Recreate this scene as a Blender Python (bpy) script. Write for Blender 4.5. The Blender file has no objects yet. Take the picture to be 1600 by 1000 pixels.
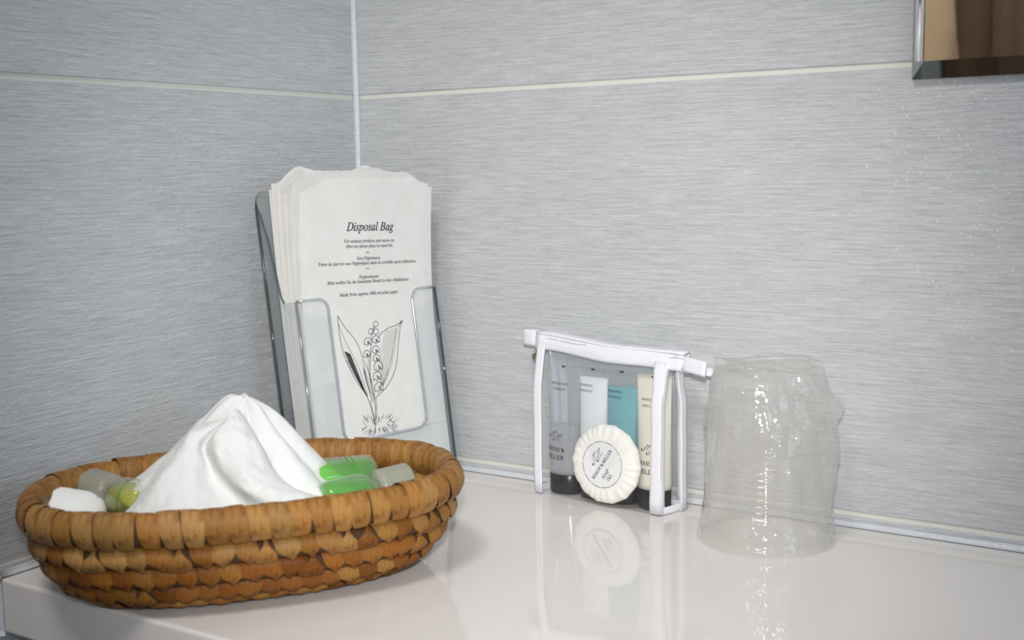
import bpy, bmesh, math, random
from mathutils import Vector, Matrix, noise

random.seed(7)
S = bpy.context.scene
C = S.collection
PI = math.pi

# ------------------------------------------------------------------ camera
CAM_P = Vector((0.63571, -0.76528, 0.23984))
R_ = Vector((0.8443, 0.5356, -0.0170)); U_ = Vector((-0.0534, 0.1157, 0.9918)); F_ = Vector((-0.5332, 0.8365, -0.1263))
cd = bpy.data.cameras.new('camera')
cam = bpy.data.objects.new('camera', cd); C.objects.link(cam)
F_.normalize(); R_ = (R_ - F_*R_.dot(F_)).normalized(); U_ = R_.cross(F_)
cam.matrix_world = Matrix(((R_.x, U_.x, -F_.x, CAM_P.x), (R_.y, U_.y, -F_.y, CAM_P.y), (R_.z, U_.z, -F_.z, CAM_P.z), (0, 0, 0, 1)))
cd.sensor_width = 36.0
cd.lens = 36.0*1854.2/1600.0
cd.clip_start = 0.02
cd.dof.use_dof = True
cd.dof.focus_distance = 0.86
cd.dof.aperture_fstop = 9.0
S.camera = cam
S.cycles.transparent_max_bounces = 48

# ------------------------------------------------------------------ light and exposure
w = bpy.data.worlds.new('world'); S.world = w; w.use_nodes = True
w.node_tree.nodes['Background'].inputs[0].default_value = (0.75, 0.86, 1.0, 1)
w.node_tree.nodes['Background'].inputs[1].default_value = 0.35
S.view_settings.view_transform = 'Standard'; S.view_settings.look = 'None'
S.view_settings.gamma = 1.0; S.view_settings.use_curve_mapping = False
S.view_settings.exposure = 0.25

def area(name, loc, target, sx, sy, power, col, shape='RECTANGLE'):
    l = bpy.data.lights.new(name, 'AREA'); l.shape = shape; l.size = sx
    if shape in ('RECTANGLE', 'ELLIPSE'): l.size_y = sy
    l.energy = power; l.color = col
    o = bpy.data.objects.new(name, l); C.objects.link(o); o.location = loc
    o.rotation_euler = (Vector(target)-Vector(loc)).to_track_quat('-Z', 'Y').to_euler()
    return o
# the camera's own flash, just above the lens
fl = bpy.data.lights.new('camera_flash', 'SPOT'); fl.energy = 15.5; fl.color = (1.0, 0.99, 0.965); fl.shadow_soft_size = 0.018
fl.spot_size = math.radians(57); fl.spot_blend = 1.0
flo = bpy.data.objects.new('camera_flash', fl); C.objects.link(flo)
flo.location = CAM_P + Vector((0, 0, 0.075)) + F_*0.02
flo.rotation_euler = (Vector((0.15, -0.002, 0.12))-flo.location).to_track_quat('-Z', 'Y').to_euler()
# the ceiling lamp of the bathroom (its fixture is built below)
area('ceiling_lamp_light', (0.45, -1.05, 1.475), (0.45, -1.05, 0), 0.34, 0.34, 8.5, (1.0, 0.975, 0.95), 'DISK')
# daylight through the window in the side wall
area('window_daylight', (2.17, -1.0, 0.55), (0.3, -0.6, 0.2), 0.7, 0.8, 5.0, (0.50, 0.74, 1.0))

# ------------------------------------------------------------------ helpers
def mesh_obj(name, verts, faces, mat=None, parent=None, smooth=False):
    me = bpy.data.meshes.new(name)
    me.from_pydata([tuple(v) for v in verts], [], faces); me.update()
    if smooth:
        for p in me.polygons: p.use_smooth = True
    o = bpy.data.objects.new(name, me); C.objects.link(o)
    if mat: me.materials.append(mat)
    if parent: o.parent = parent
    return o
def share(name, me, parent=None):
    o = bpy.data.objects.new(name, me); C.objects.link(o)
    if parent: o.parent = parent
    return o
def empty(name, loc=(0, 0, 0)):
    o = bpy.data.objects.new(name, None); C.objects.link(o); o.location = loc
    o.empty_display_size = 0.02
    return o
def tag(o, label, cat, group=None):
    o['label'] = label; o['category'] = cat
    if group: o['group'] = group
    return o
def struct(o, label=None):
    o['kind'] = 'structure'
    if label: o['label'] = label
    return o
def bm_to(name, bm, mat=None, parent=None, smooth=False):
    me = bpy.data.meshes.new(name); bm.normal_update(); bm.to_mesh(me); bm.free()
    if smooth:
        for p in me.polygons: p.use_smooth = True
    if mat: me.materials.append(mat)
    o = bpy.data.objects.new(name, me); C.objects.link(o)
    if parent: o.parent = parent
    return o
def box_bm(x0, y0, z0, x1, y1, z1, bev=0, seg=2, bm=None):
    b = bmesh.new()
    r = bmesh.ops.create_cube(b, size=1.0)
    for v in b.verts:
        v.co = Vector((x0+(v.co.x+.5)*(x1-x0), y0+(v.co.y+.5)*(y1-y0), z0+(v.co.z+.5)*(z1-z0)))
    if bev: bmesh.ops.bevel(b, geom=b.edges[:], offset=bev, segments=seg, profile=.5, affect='EDGES')
    return b
def grid_faces(nu, nv, closed_u=False, off=0):
    f = []
    for i in range(nu if closed_u else nu-1):
        for j in range(nv-1):
            a = off+i*nv+j; b = off+((i+1) % nu)*nv+j
            f.append((a, b, b+1, a+1))
    return f
def lathe(name, prof, n, mat, parent=None, loc=(0, 0, 0), smooth=True):
    v, m = [], len(prof)
    for i in range(n):
        a = 2*PI*i/n
        for r, z in prof: v.append((r*math.cos(a), r*math.sin(a), z))
    o = mesh_obj(name, v, grid_faces(n, m, True), mat, parent, smooth); o.location = loc
    return o
def tube_mesh(pts, rad, n=8, closed=False):
    """swept tube: verts, faces.  rad may be a number or a list"""
    V, m = [], len(pts)
    up0 = Vector((0, 0, 1))
    for i, p in enumerate(pts):
        p = Vector(p)
        a = Vector(pts[(i-1) % m] if (closed or i) else pts[0]); b = Vector(pts[(i+1) % m] if (closed or i < m-1) else pts[-1])
        t = (b-a).normalized()
        u = up0 if abs(t.z) < .95 else Vector((1, 0, 0))
        x = t.cross(u).normalized(); y = x.cross(t)
        r = rad[i] if isinstance(rad, (list, tuple)) else rad
        for k in range(n):
            an = 2*PI*k/n; V.append(p + x*(r*math.cos(an)) + y*(r*math.sin(an)))
    F = []
    for i in range(m if closed else m-1):
        for k in range(n):
            a = i*n+k; b = i*n+(k+1) % n; c = ((i+1) % m)*n+(k+1) % n; d = ((i+1) % m)*n+k
            F.append((a, b, c, d))
    if not closed:
        F.append(tuple(range(n))[::-1]); F.append(tuple((m-1)*n+k for k in range(n)))
    return V, F

# ------------------------------------------------------------------ materials
def M(name, col=(.8, .8, .8), rough=.5, metal=0.0, spec=.5, trans=0.0, ior=1.45, coat=0.0):
    m = bpy.data.materials.new(name); m.use_nodes = True
    b = m.node_tree.nodes['Principled BSDF']
    b.inputs['Base Color'].default_value = (*col, 1); b.inputs['Roughness'].default_value = rough
    b.inputs['Metallic'].default_value = metal; b.inputs['Specular IOR Level'].default_value = spec
    b.inputs['Transmission Weight'].default_value = trans; b.inputs['IOR'].default_value = ior
    b.inputs['Coat Weight'].default_value = coat
    return m
def nodes(m): return m.node_tree.nodes, m.node_tree.links, m.node_tree.nodes['Principled BSDF']
def noise_node(m, vec, scale, detail=3, rough=.5, mapscale=None):
    N, L, b = nodes(m)
    t = N.new('ShaderNodeTexNoise'); t.inputs['Scale'].default_value = scale
    t.inputs['Detail'].default_value = detail; t.inputs['Roughness'].default_value = rough
    if mapscale:
        mp = N.new('ShaderNodeMapping'); mp.inputs['Scale'].default_value = mapscale
        L.new(vec, mp.inputs['Vector']); L.new(mp.outputs[0], t.inputs['Vector'])
    else: L.new(vec, t.inputs['Vector'])
    return t
def ramp(m, fac, stops):
    N, L, b = nodes(m)
    r = N.new('ShaderNodeValToRGB'); L.new(fac, r.inputs['Fac'])
    e = r.color_ramp.elements
    while len(e) < len(stops): e.new(.5)
    for i, (p, c) in enumerate(stops): e[i].position = p; e[i].color = (*c, 1)
    return r
def bump(m, height, strength, dist, prev=None):
    N, L, b = nodes(m)
    n = N.new('ShaderNodeBump'); n.inputs['Strength'].default_value = strength; n.inputs['Distance'].default_value = dist
    L.new(height, n.inputs['Height'])
    if prev: L.new(prev.outputs[0], n.inputs['Normal'])
    L.new(n.outputs[0], b.inputs['Normal'])
    return n
def texco(m, out='Object'):
    return m.node_tree.nodes.new('ShaderNodeTexCoord').outputs[out]
def mixrgb(m, a, b, fac, mode='MIX'):
    N, L, _ = nodes(m)
    x = N.new('ShaderNodeMix'); x.data_type = 'RGBA'; x.blend_type = mode
    for s, val in ((6, a), (7, b), (0, fac)):
        if hasattr(val, 'is_output'): L.new(val, x.inputs[s])
        elif s == 0: x.inputs[s].default_value = val
        else: x.inputs[s].default_value = (*val, 1)
    return x.outputs[2]

def thin_clear(name, tint=(.96, .97, .98), ior=1.45, rough=.03, haze=0.0, hazecol=(.8, .8, .8), bumpspec=None):
    """thin see-through sheet: fresnel mirror + straight transmission + a share of milky scatter"""
    m = bpy.data.materials.new(name); m.use_nodes = True
    N, L = m.node_tree.nodes, m.node_tree.links
    N.remove(N['Principled BSDF']); out = N['Material Output']
    tr = N.new('ShaderNodeBsdfTransparent'); tr.inputs[0].default_value = (*tint, 1)
    gl = N.new('ShaderNodeBsdfGlossy'); gl.inputs['Roughness'].default_value = rough; gl.inputs[0].default_value = (1, 1, 1, 1)
    fr = N.new('ShaderNodeFresnel'); fr.inputs[0].default_value = ior
    # a thin sheet reflects alike on both of its faces
    gm = N.new('ShaderNodeNewGeometry'); mr = N.new('ShaderNodeMapRange')
    mr.inputs['To Min'].default_value = ior; mr.inputs['To Max'].default_value = 1/ior
    L.new(gm.outputs['Backfacing'], mr.inputs['Value']); L.new(mr.outputs[0], fr.inputs[0])
    base = tr.outputs[0]
    nrm = None
    if bumpspec:
        tc = N.new('ShaderNodeTexCoord')
        vo = N.new('ShaderNodeTexNoise'); vo.inputs['Scale'].default_value = bumpspec[0]; vo.inputs['Detail'].default_value = 3
        vo.inputs['Distortion'].default_value = 1.2
        L.new(tc.outputs['Object'], vo.inputs['Vector'])
        bp = N.new('ShaderNodeBump'); bp.inputs['Strength'].default_value = bumpspec[1]; bp.inputs['Distance'].default_value = bumpspec[2]
        L.new(vo.outputs['Fac'], bp.inputs['Height']); nrm = bp.outputs[0]
        L.new(nrm, gl.inputs['Normal'])
        L.new(nrm, fr.inputs['Normal'])
    if haze > 0:
        df = N.new('ShaderNodeBsdfDiffuse'); df.inputs[0].default_value = (*hazecol, 1)
        tl = N.new('ShaderNodeBsdfTranslucent'); tl.inputs[0].default_value = (*hazecol, 1)
        if nrm: L.new(nrm, df.inputs['Normal']); L.new(nrm, tl.inputs['Normal'])
        ad = N.new('ShaderNodeMixShader'); ad.inputs[0].default_value = .45
        L.new(df.outputs[0], ad.inputs[1]); L.new(tl.outputs[0], ad.inputs[2])
        hz = N.new('ShaderNodeMixShader'); hz.inputs[0].default_value = haze
        L.new(tr.outputs[0], hz.inputs[1]); L.new(ad.outputs[0], hz.inputs[2]); base = hz.outputs[0]
    mx = N.new('ShaderNodeMixShader')
    L.new(fr.outputs[0], mx.inputs[0]); L.new(base, mx.inputs[1]); L.new(gl.outputs[0], mx.inputs[2])
    L.new(mx.outputs[0], out.inputs[0])
    return m

# wall tile: pale grey ceramic with fine brushed horizontal lines
m_tile = M('tile_ceramic', (.45, .46, .49), .20, spec=.5)
N, L, B = nodes(m_tile)
co = texco(m_tile)
oi = N.new('ShaderNodeObjectInfo')
add = N.new('ShaderNodeVectorMath'); add.operation = 'ADD'
L.new(co, add.inputs[0])
cmb = N.new('ShaderNodeCombineXYZ'); mul = N.new('ShaderNodeMath'); mul.operation = 'MULTIPLY'; mul.inputs[1].default_value = 7.0
L.new(oi.outputs['Random'], mul.inputs[0]); L.new(mul.outputs[0], cmb.inputs[0]); L.new(mul.outputs[0], cmb.inputs[2])
L.new(cmb.outputs[0], add.inputs[1])
co = add.outputs[0]
n1 = noise_node(m_tile, co, 1.0, 3, .6, (34, 1, 640))
n2 = noise_node(m_tile, co, 1.0, 2, .5, (140, 1, 1100))
n3 = noise_node(m_tile, co, 1.0, 3, .55, (5, 1, 60))
r1 = ramp(m_tile, n1.outputs['Fac'], [(.25, (.43, .44, .45)), (.52, (.53, .54, .55)), (.78, (.63, .64, .645))])
r2 = ramp(m_tile, n2.outputs['Fac'], [(.3, (.92, .92, .925)), (.7, (1.06, 1.06, 1.06))])
c = mixrgb(m_tile, r1.outputs[0], r2.outputs[0], .9, 'MULTIPLY')
r3 = ramp(m_tile, n3.outputs['Fac'], [(.35, (.965, .965, .97)), (.65, (1.025, 1.025, 1.02))])
c = mixrgb(m_tile, c, r3.outputs[0], 1.0, 'MULTIPLY')
L.new(c, B.inputs['Base Color'])
b1 = bump(m_tile, n1.outputs['Fac'], .6, .0010)
n4 = noise_node(m_tile, co, 330, 3, .6)
b2 = bump(m_tile, n4.outputs['Fac'], .42, .0012, b1)

m_grout = M('grout', (.70, .70, .64), .75)
N, L, B = nodes(m_grout)
n1 = noise_node(m_grout, texco(m_grout), 300, 3); bump(m_grout, n1.outputs['Fac'], .3, .0005)
m_sil = M('silicone', (.62, .64, .67), .22)
n1 = noise_node(m_sil, texco(m_sil), 260, 3, .6); bump(m_sil, n1.outputs['Fac'], .45, .0014)
m_counter = M('counter_glaze', (.76, .72, .69), .045, spec=.6)
N, L, B = nodes(m_counter)
n1 = noise_node(m_counter, texco(m_counter), 6, 2)
r1 = ramp(m_counter, n1.outputs['Fac'], [(.3, (.74, .70, .67)), (.7, (.77, .73, .70))]); L.new(r1.outputs[0], B.inputs['Base Color'])
n2 = noise_node(m_counter, texco(m_counter), 500, 2); bump(m_counter, n2.outputs['Fac'], .02, .0003)

m_mirror = M('mirror_silver', (.86, .85, .82), .015, metal=1.0)
m_chrome = M('chrome', (.93, .93, .95), .18, metal=1.0)
m_paint = M('wall_paint', (.78, .77, .74), .6)
m_ceil = M('ceiling_paint', (.85, .84, .82), .6)
m_floor = M('floor_wood', (.12, .075, .045), .4)
N, L, B = nodes(m_floor)
n1 = noise_node(m_floor, texco(m_floor), 1, 4, .6, (3, 40, 3)); r1 = ramp(m_floor, n1.outputs['Fac'], [(.3, (.08, .05, .03)), (.7, (.15, .095, .06))]); L.new(r1.outputs[0], B.inputs['Base Color'])
m_wood = M('door_wood', (.13, .08, .05), .45)
N, L, B = nodes(m_wood)
n1 = noise_node(m_wood, texco(m_wood), 1, 4, .6, (45, 45, 2)); r1 = ramp(m_wood, n1.outputs['Fac'], [(.3, (.10, .062, .036)), (.7, (.17, .108, .066))]); L.new(r1.outputs[0], B.inputs['Base Color'])

# ------------------------------------------------------------------ room shell
XR, YB, ZF, ZC = 2.2, -2.0, -0.86, 1.5
GZ0, PITCH, GW = 0.0088, 0.2912, 0.0034
def wall_box(name, a, b, mat): return struct(bm_to(name, box_bm(*a, *b), mat))
wl = wall_box('wall_left', (-.10, YB, ZF), (-.0012, .10, ZC), m_grout)
wr = wall_box('wall_right', (-.0012, .0012, ZF), (XR, .10, ZC), m_grout)
struct(wl, 'left wall of streaky grey tiles'); struct(wr, 'right wall of streaky grey tiles')
TL = 0.60
def tile_mesh(h, l=TL):
    b = box_bm(GW/2, -.0022, 0, l-GW/2, .004, h, .0006, 1)
    me = bpy.data.meshes.new('tile'); b.normal_update(); b.to_mesh(me); b.free(); me.materials.append(m_tile)
    return me
tile_full = tile_mesh(PITCH-GW)
rows = []
z = GZ0 - 3*PITCH
while z < ZC:
    rows.append(z); z += PITCH
for side in (0, 1):
    for z in rows:
        for k in range(4):
            zz = z + GW/2
            h = PITCH-GW
            if zz < ZF: continue
            if zz+h > ZC: continue
            if side == 0 and (k+1)*TL > -YB+1e-6: continue
            if side == 1 and (k+1)*TL > XR+.01: continue
            o = share('tile', tile_full, wr if side else wl)
            if side: o.location = (k*TL, 0.0022, zz)
            else:
                o.rotation_euler = (0, 0, PI/2); o.location = (-0.0022, -(k+1)*TL, zz)
# corner and counter sealant
def fillet(name, a, b, d1, d2, r, n=40):
    """slightly wavy concave bead running from a to b; d1, d2 point away from the two faces"""
    a, b, d1, d2 = map(Vector, (a, b, d1, d2)); V = []
    K = 6
    for i in range(n+1):
        p = a.lerp(b, i/n)
        rr = r*(1+.16*noise.noise(Vector((i*.55, r*900, .3))))
        for k in range(K+1):
            t = k/K*PI/2
            V.append(p + d1*(rr*(1-.8*math.sin(t))) + d2*(rr*(1-.8*math.cos(t))))
        V.append(p - d1*.0005 - d2*.0005)
    m = K+2
    F = []
    for i in range(n):
        for k in range(m): 
            F.append((i*m+k, i*m+(k+1) % m, (i+1)*m+(k+1) % m, (i+1)*m+k))
    F.append(tuple(range(m))); F.append(tuple(n*m+k for k in range(m))[::-1])
    return struct(mesh_obj(name, V, F, m_sil, None, True))
fillet('trim_1', (0, 0, 0.001), (0, 0, 1.49), (1, 0, 0), (0, -1, 0), .0038, 120)
fillet('trim_2', (0.003, 0, 0), (1.45, 0, 0), (0, -1, 0), (0, 0, 1), .0042, 60)
fillet('trim_3', (0, -.349, 0), (0, -.003, 0), (1, 0, 0), (0, 0, 1), .0042, 30)
fillet('trim_4', (0, -.3495, -.036), (0, -.3495, 0.0), (1, 0, 0), (0, -1, 0), .0030, 8)
# remaining room
wall_box('wall_behind', (-.10, YB-.1, ZF), (XR+.1, YB, ZC), m_paint)
floor = wall_box('floor', (-.10, YB-.1, ZF-.05), (XR+.1, .10, ZF), m_floor)
wall_box('ceiling', (-.10, YB-.1, ZC), (XR+.1, .10, ZC+.05), m_ceil)
# side wall with a window opening
wb = bmesh.new()
def addbox(bm, x0, y0, z0, x1, y1, z1):
    r = bmesh.ops.create_cube(bm, size=1.0)
    for v in r['verts']: v.co = Vector((x0+(v.co.x+.5)*(x1-x0), y0+(v.co.y+.5)*(y1-y0), z0+(v.co.z+.5)*(z1-z0)))
addbox(wb, XR, YB, ZF, XR+.1, -1.4, ZC); addbox(wb, XR, -.6, ZF, XR+.1, .1, ZC)
addbox(wb, XR, -1.4, ZF, XR+.1, -.6, .1); addbox(wb, XR, -1.4, 1.0, XR+.1, -.6, ZC)
struct(bm_to('wall_side', wb, m_paint))
wf = bmesh.new()
for a in ((-1.4, .1, -.6, .14), (-1.4, .96, -.6, 1.0), (-1.4, .14, -1.36, .96), (-.64, .14, -.6, .96), (-1.02, .14, -.98, .96)):
    addbox(wf, XR+.03, a[0], a[1], XR+.07, a[2], a[3])
win = struct(bm_to('window_1', wf, M('window_frame_white', (.8, .8, .8), .4)), 'white window frame in the side wall')
mesh_obj('pane', [(XR+.05, -1.36, .14), (XR+.05, -.64, .14), (XR+.05, -.64, .96), (XR+.05, -1.36, .96)], [(0, 1, 2, 3)], thin_clear('window_glass'), win)

# ------------------------------------------------------------------ countertop
ct = bm_to('countertop', box_bm(.0006, -.3495, -.0345, 1.45, -.0004, 0, .0022, 3), m_counter, smooth=False)
tag(ct, 'glossy off-white countertop fitted into the tiled corner', 'countertop')

# ------------------------------------------------------------------ mirror
mx0, mz0, mx1, mz1 = .4457, .2903, 1.25, .98
mir = empty('wall_mirror', (mx0, -.0004, mz0))
def mirror_mesh():
    W, H = mx1-mx0, mz1-mz0
    bl, bb, t = .0075, .0105, .0055
    back = [(0, 0, 0), (W, 0, 0), (W, 0, H), (0, 0, H)]
    mid = [(x, -.0036, z) for x, _, z in back]
    fr = [(bl, -t, bb), (W-bl, -t, bb), (W-bl, -t, H-bb), (bl, -t, H-bb)]
    V = back+mid+fr; F = [(3, 2, 1, 0), (8, 9, 10, 11)]
    for k in range(4):
        j = (k+1) % 4
        F.append((k, j, 4+j, 4+k)); F.append((4+k, 4+j, 8+j, 8+k))
    return V, F
V, F = mirror_mesh()
mg = mesh_obj('mirror_glass', V, F, m_mirror, mir); mg.data.materials.append(M('mirror_edge', (.07, .05, .04), .35))
for k in (2, 4, 6, 8): mg.data.polygons[k].material_index = 1
pts = [(.0046, -.0052, .0105+i*(mz1-mz0-.021)/8) for i in range(9)]
V, F = tube_mesh(pts, .0027, 14)
mesh_obj('edge_strip', V, F, m_chrome, mir, True)
tag(mir, 'frameless wall mirror with bright chrome left edge', 'mirror')

# things of the room that the mirror shows
dr = bm_to('door_1', box_bm(-.05+.06, YB+.001, ZF, 1.25, YB+.04, 1.2, .004, 1), m_wood); struct(dr, 'dark brown wooden door behind the camera')
for a in ((.12, -.70, .56, -.05), (.70, -.70, 1.14, -.05), (.12, .08, .56, 1.08), (.70, .08, 1.14, 1.08)):
    bm_to('panel', box_bm(a[0], YB+.035, a[1], a[2], YB+.055, a[3], .008, 2), m_wood, dr)

# tan bath towel hanging on the left wall near the door
V = []
for i in range(15):
    q = i/14; z_ = -.05+.78*q
    wd_ = .100*(1-max(0, (q-.62)/.38)**2.2*.85)
    for k in range(17):
        t = k/16*PI
        V.append((.001+wd_*math.sin(t)**.6*(1+.05*math.sin(z_*23+k)), -1.72-.13*math.cos(t), z_))
tw = mesh_obj('bath_towel', V, grid_faces(15, 17), M('tan_terry', (.62, .44, .26), .9), None, True)
tag(tw, 'tan bath towel reflected in the wall mirror', 'towel')
V, F = tube_mesh([(.0, -1.72, .735), (.03, -1.72, .735), (.045, -1.72, .745)], .006, 10); mesh_obj('hook', V, F, m_chrome, tw, True)

# ceiling lamp
lamp = empty('ceiling_lamp', (.45, -1.05, ZC))
lathe('lamp_base', [(0.0001, 0), (.20, 0), (.20, -.012), (.0001, -.012)], 40, m_chrome, lamp)
md = bpy.data.materials.new('lamp_glow'); md.use_nodes = True
bb = md.node_tree.nodes['Principled BSDF']; bb.inputs['Base Color'].default_value = (.9, .9, .9, 1)
bb.inputs['Emission Color'].default_value = (1, .94, .88, 1); bb.inputs['Emission Strength'].default_value = 4.0
lathe('lamp_shade', [(0.0001, -.021), (.12, -.0205), (.175, -.018), (.19, -.012)], 40, md, lamp)
tag(lamp, 'round white ceiling lamp with a chrome base', 'lamp')

# ------------------------------------------------------------------ wicker basket
m_strand = M('palm_straw', (.5, .3, .12), .5, spec=.22)
N, L, B = nodes(m_strand)
co = texco(m_strand); oi = N.new('ShaderNodeObjectInfo')
n1 = noise_node(m_strand, co, 1, 3, .6, (1500, 60, 60))
r1 = ramp(m_strand, n1.outputs['Fac'], [(.25, (.62, .55, .48)), (.55, (1, 1, 1)), (.8, (1.18, 1.16, 1.1))])
c = mixrgb(m_strand, oi.outputs['Color'], r1.outputs[0], 1.0, 'MULTIPLY')
n2 = noise_node(m_strand, co, 130, 3, .6)
r2 = ramp(m_strand, n2.outputs['Fac'], [(.36, (.45, .3, .2)), (.5, (1, 1, 1))])
c = mixrgb(m_strand, c, r2.outputs[0], .55, 'MULTIPLY')
L.new(c, B.inputs['Base Color'])
bump(m_strand, n1.outputs['Fac'], .5, .0006)
m_core = M('straw_core', (.075, .034, .013), .8)
n1 = noise_node(m_core, texco(m_core), 900, 3); bump(m_core, n1.outputs['Fac'], .6, .001)

BC = Vector((.131, -.268, 0)); BT = math.radians(51.0); BA, BB, BN = .1215, .0735, 2.42
bcx, bcy = math.cos(BT), math.sin(BT)
def oval(off, n=720):
    P = []
    for i in range(n):
        t = 2*PI*i/n; c_, s_ = math.cos(t), math.sin(t)
        x = math.copysign(abs(c_)**(2/BN), c_)*(BA+off); y = math.copysign(abs(s_)**(2/BN), s_)*(BB+off)
        P.append(Vector((x, y, 0)))
    return P
def resample(P, n, phase=0.0):
    """n points evenly spaced along the closed curve, with tangents"""
    m = len(P); d = [0]
    for i in range(m): d.append(d[-1]+(P[(i+1) % m]-P[i]).length)
    Lt = d[-1]; out = []; j = 0
    for k in range(n):
        s = ((k+phase) % n)/n*Lt
        j = 0
        lo, hi = 0, m
        while hi-lo > 1:
            mid = (lo+hi)//2
            if d[mid] <= s: lo = mid
            else: hi = mid
        j = lo
        f = (s-d[j])/max(1e-9, d[j+1]-d[j])
        a, b = P[j], P[(j+1) % m]
        q = P[(j+6) % m]-P[(j-5) % m]
        out.append((a.lerp(b, f), q.normalized()))
    return out, Lt
basket = empty('wicker_basket', (BC.x, BC.y, 0)); basket.rotation_euler = (0, 0, BT)
tag(basket, 'oval wicker basket of coiled tan straw holding a white cloth', 'basket')
def core_mesh(name, off, zc, ry, rz, n=96, k=12):
    pts, _ = resample(oval(off), n); V = []
    for p, t in pts:
        nrm = Vector((t.y, -t.x, 0))
        for i in range(k):
            a = 2*PI*i/k
            V.append(p + nrm*(ry*math.cos(a)) + Vector((0, 0, zc+rz*math.sin(a))))
    F = []
    for i in range(n):
        for j in range(k):
            F.append((i*k+j, i*k+(j+1) % k, ((i+1) % n)*k+(j+1) % k, ((i+1) % n)*k+j))
    return mesh_obj(name, V, F, m_core, basket, True)
def strand_mesh(wd, ry, rz, a0, a1, slant, tip, crown, seed, nseg=14, rim=False):
    """one straw wrap: a band around an elliptic coil.  local x along the coil, y outwards, z up"""
    rnd = random.Random(seed); V = []; K = 4
    for i in range(nseg+1):
        f = i/nseg; a = a0+(a1-a0)*f
        # width: full in the middle, narrowing towards the two tucked ends
        e = min(f, 1-f)*2
        wf = tip + (1-tip)*min(1, (e*1.9))**.8
        if not rim and math.cos(a) > -.3:      # teardrop on the outside: broad shoulder, narrow foot
            sa = max(0, min(1, (math.sin(a)+.85)/1.15)); wf = tip + (1-tip)*(sa*sa*(3-2*sa))
            if seed % 4 == 3: sa = 1-max(0, min(1, (math.sin(a)+.2)/1.1)); wf = tip+(1-tip)*(sa*sa*(3-2*sa))
        sh = slant*(f-.5)
        for k in range(K+1):
            g = k/K*2-1
            cr = 1+crown*(1-g*g)
            wob = 1+.03*math.sin(f*9+seed)*g
            x = g*wd/2*wf*wob + sh
            V.append((x, ry*cr*math.cos(a), rz*cr*math.sin(a)))
    F = grid_faces(nseg+1, K+1)
    me = bpy.data.meshes.new('strand'); me.from_pydata(V, [], F); me.update()
    for p in me.polygons: p.use_smooth = True
    me.materials.append(m_strand)
    return me
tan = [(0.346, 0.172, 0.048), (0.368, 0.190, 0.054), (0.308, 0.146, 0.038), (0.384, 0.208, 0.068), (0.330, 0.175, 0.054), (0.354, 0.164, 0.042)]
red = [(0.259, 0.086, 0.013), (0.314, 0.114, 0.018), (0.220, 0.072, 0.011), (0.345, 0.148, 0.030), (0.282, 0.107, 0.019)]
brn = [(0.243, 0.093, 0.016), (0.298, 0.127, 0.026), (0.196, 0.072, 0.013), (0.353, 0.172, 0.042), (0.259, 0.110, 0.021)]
def wrap_row(part, off, zc, ry, rz, n, pal, variants, seed, tiltout=0.0):
    rnd = random.Random(seed)
    pts, Lt = resample(oval(off), n)
    for i, (p, t) in enumerate(pts):
        me = variants[rnd.randrange(len(variants))]
        o = share('strand', me, part)
        nrm = Vector((t.y, -t.x, 0))
        # x = along the coil, y = outward, z = up
        X = t; Yv = nrm; Zv = Vector((0, 0, 1))
        if tiltout: Yv = (nrm*math.cos(tiltout)-Vector((0, 0, 1))*math.sin(tiltout)); Zv = (Vector((0, 0, 1))*math.cos(tiltout)+nrm*math.sin(tiltout))
        sx = Lt/n/.0104*rnd.uniform(.88, 1.12); sc = rnd.uniform(.97, 1.07)
        rot = Matrix((X, Yv, Zv)).transposed()
        if rot.determinant() < 0: rot = Matrix((-X, Yv, Zv)).transposed()
        rot = rot @ Matrix.Rotation(rnd.uniform(-.12, .12), 3, 'Y')
        o.matrix_local = Matrix.Translation(p+Vector((0, 0, zc))) @ rot.to_4x4() @ Matrix.Diagonal((sx, sc, sc, 1))
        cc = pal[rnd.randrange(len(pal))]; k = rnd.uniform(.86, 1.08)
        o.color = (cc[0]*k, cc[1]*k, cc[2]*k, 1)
RZ = .0535
rim = core_mesh('rim', 0, RZ, .0062, .0088)
rim_v = [strand_mesh(.0118, .0072, .0100, math.radians(-66), math.radians(242), .007*(1 if s else .4), .66, .03, s, rim=True) for s in range(5)]
wrap_row(rim, 0, RZ, .0072, .0100, 58, tan, rim_v, 11)
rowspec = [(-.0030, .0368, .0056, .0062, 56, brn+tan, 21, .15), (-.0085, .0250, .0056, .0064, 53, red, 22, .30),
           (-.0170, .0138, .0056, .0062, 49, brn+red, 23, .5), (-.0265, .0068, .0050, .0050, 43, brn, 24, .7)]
for off, zc, ry, rz, n, pal, sd, ti in rowspec:
    coil = core_mesh('coil', off, zc, ry*.82, rz*.86)
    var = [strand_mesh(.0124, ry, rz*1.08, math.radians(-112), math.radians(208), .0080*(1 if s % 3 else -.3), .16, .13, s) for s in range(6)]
    wrap_row(coil, off, zc, ry, rz, n, pal, var, sd, ti)
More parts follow.
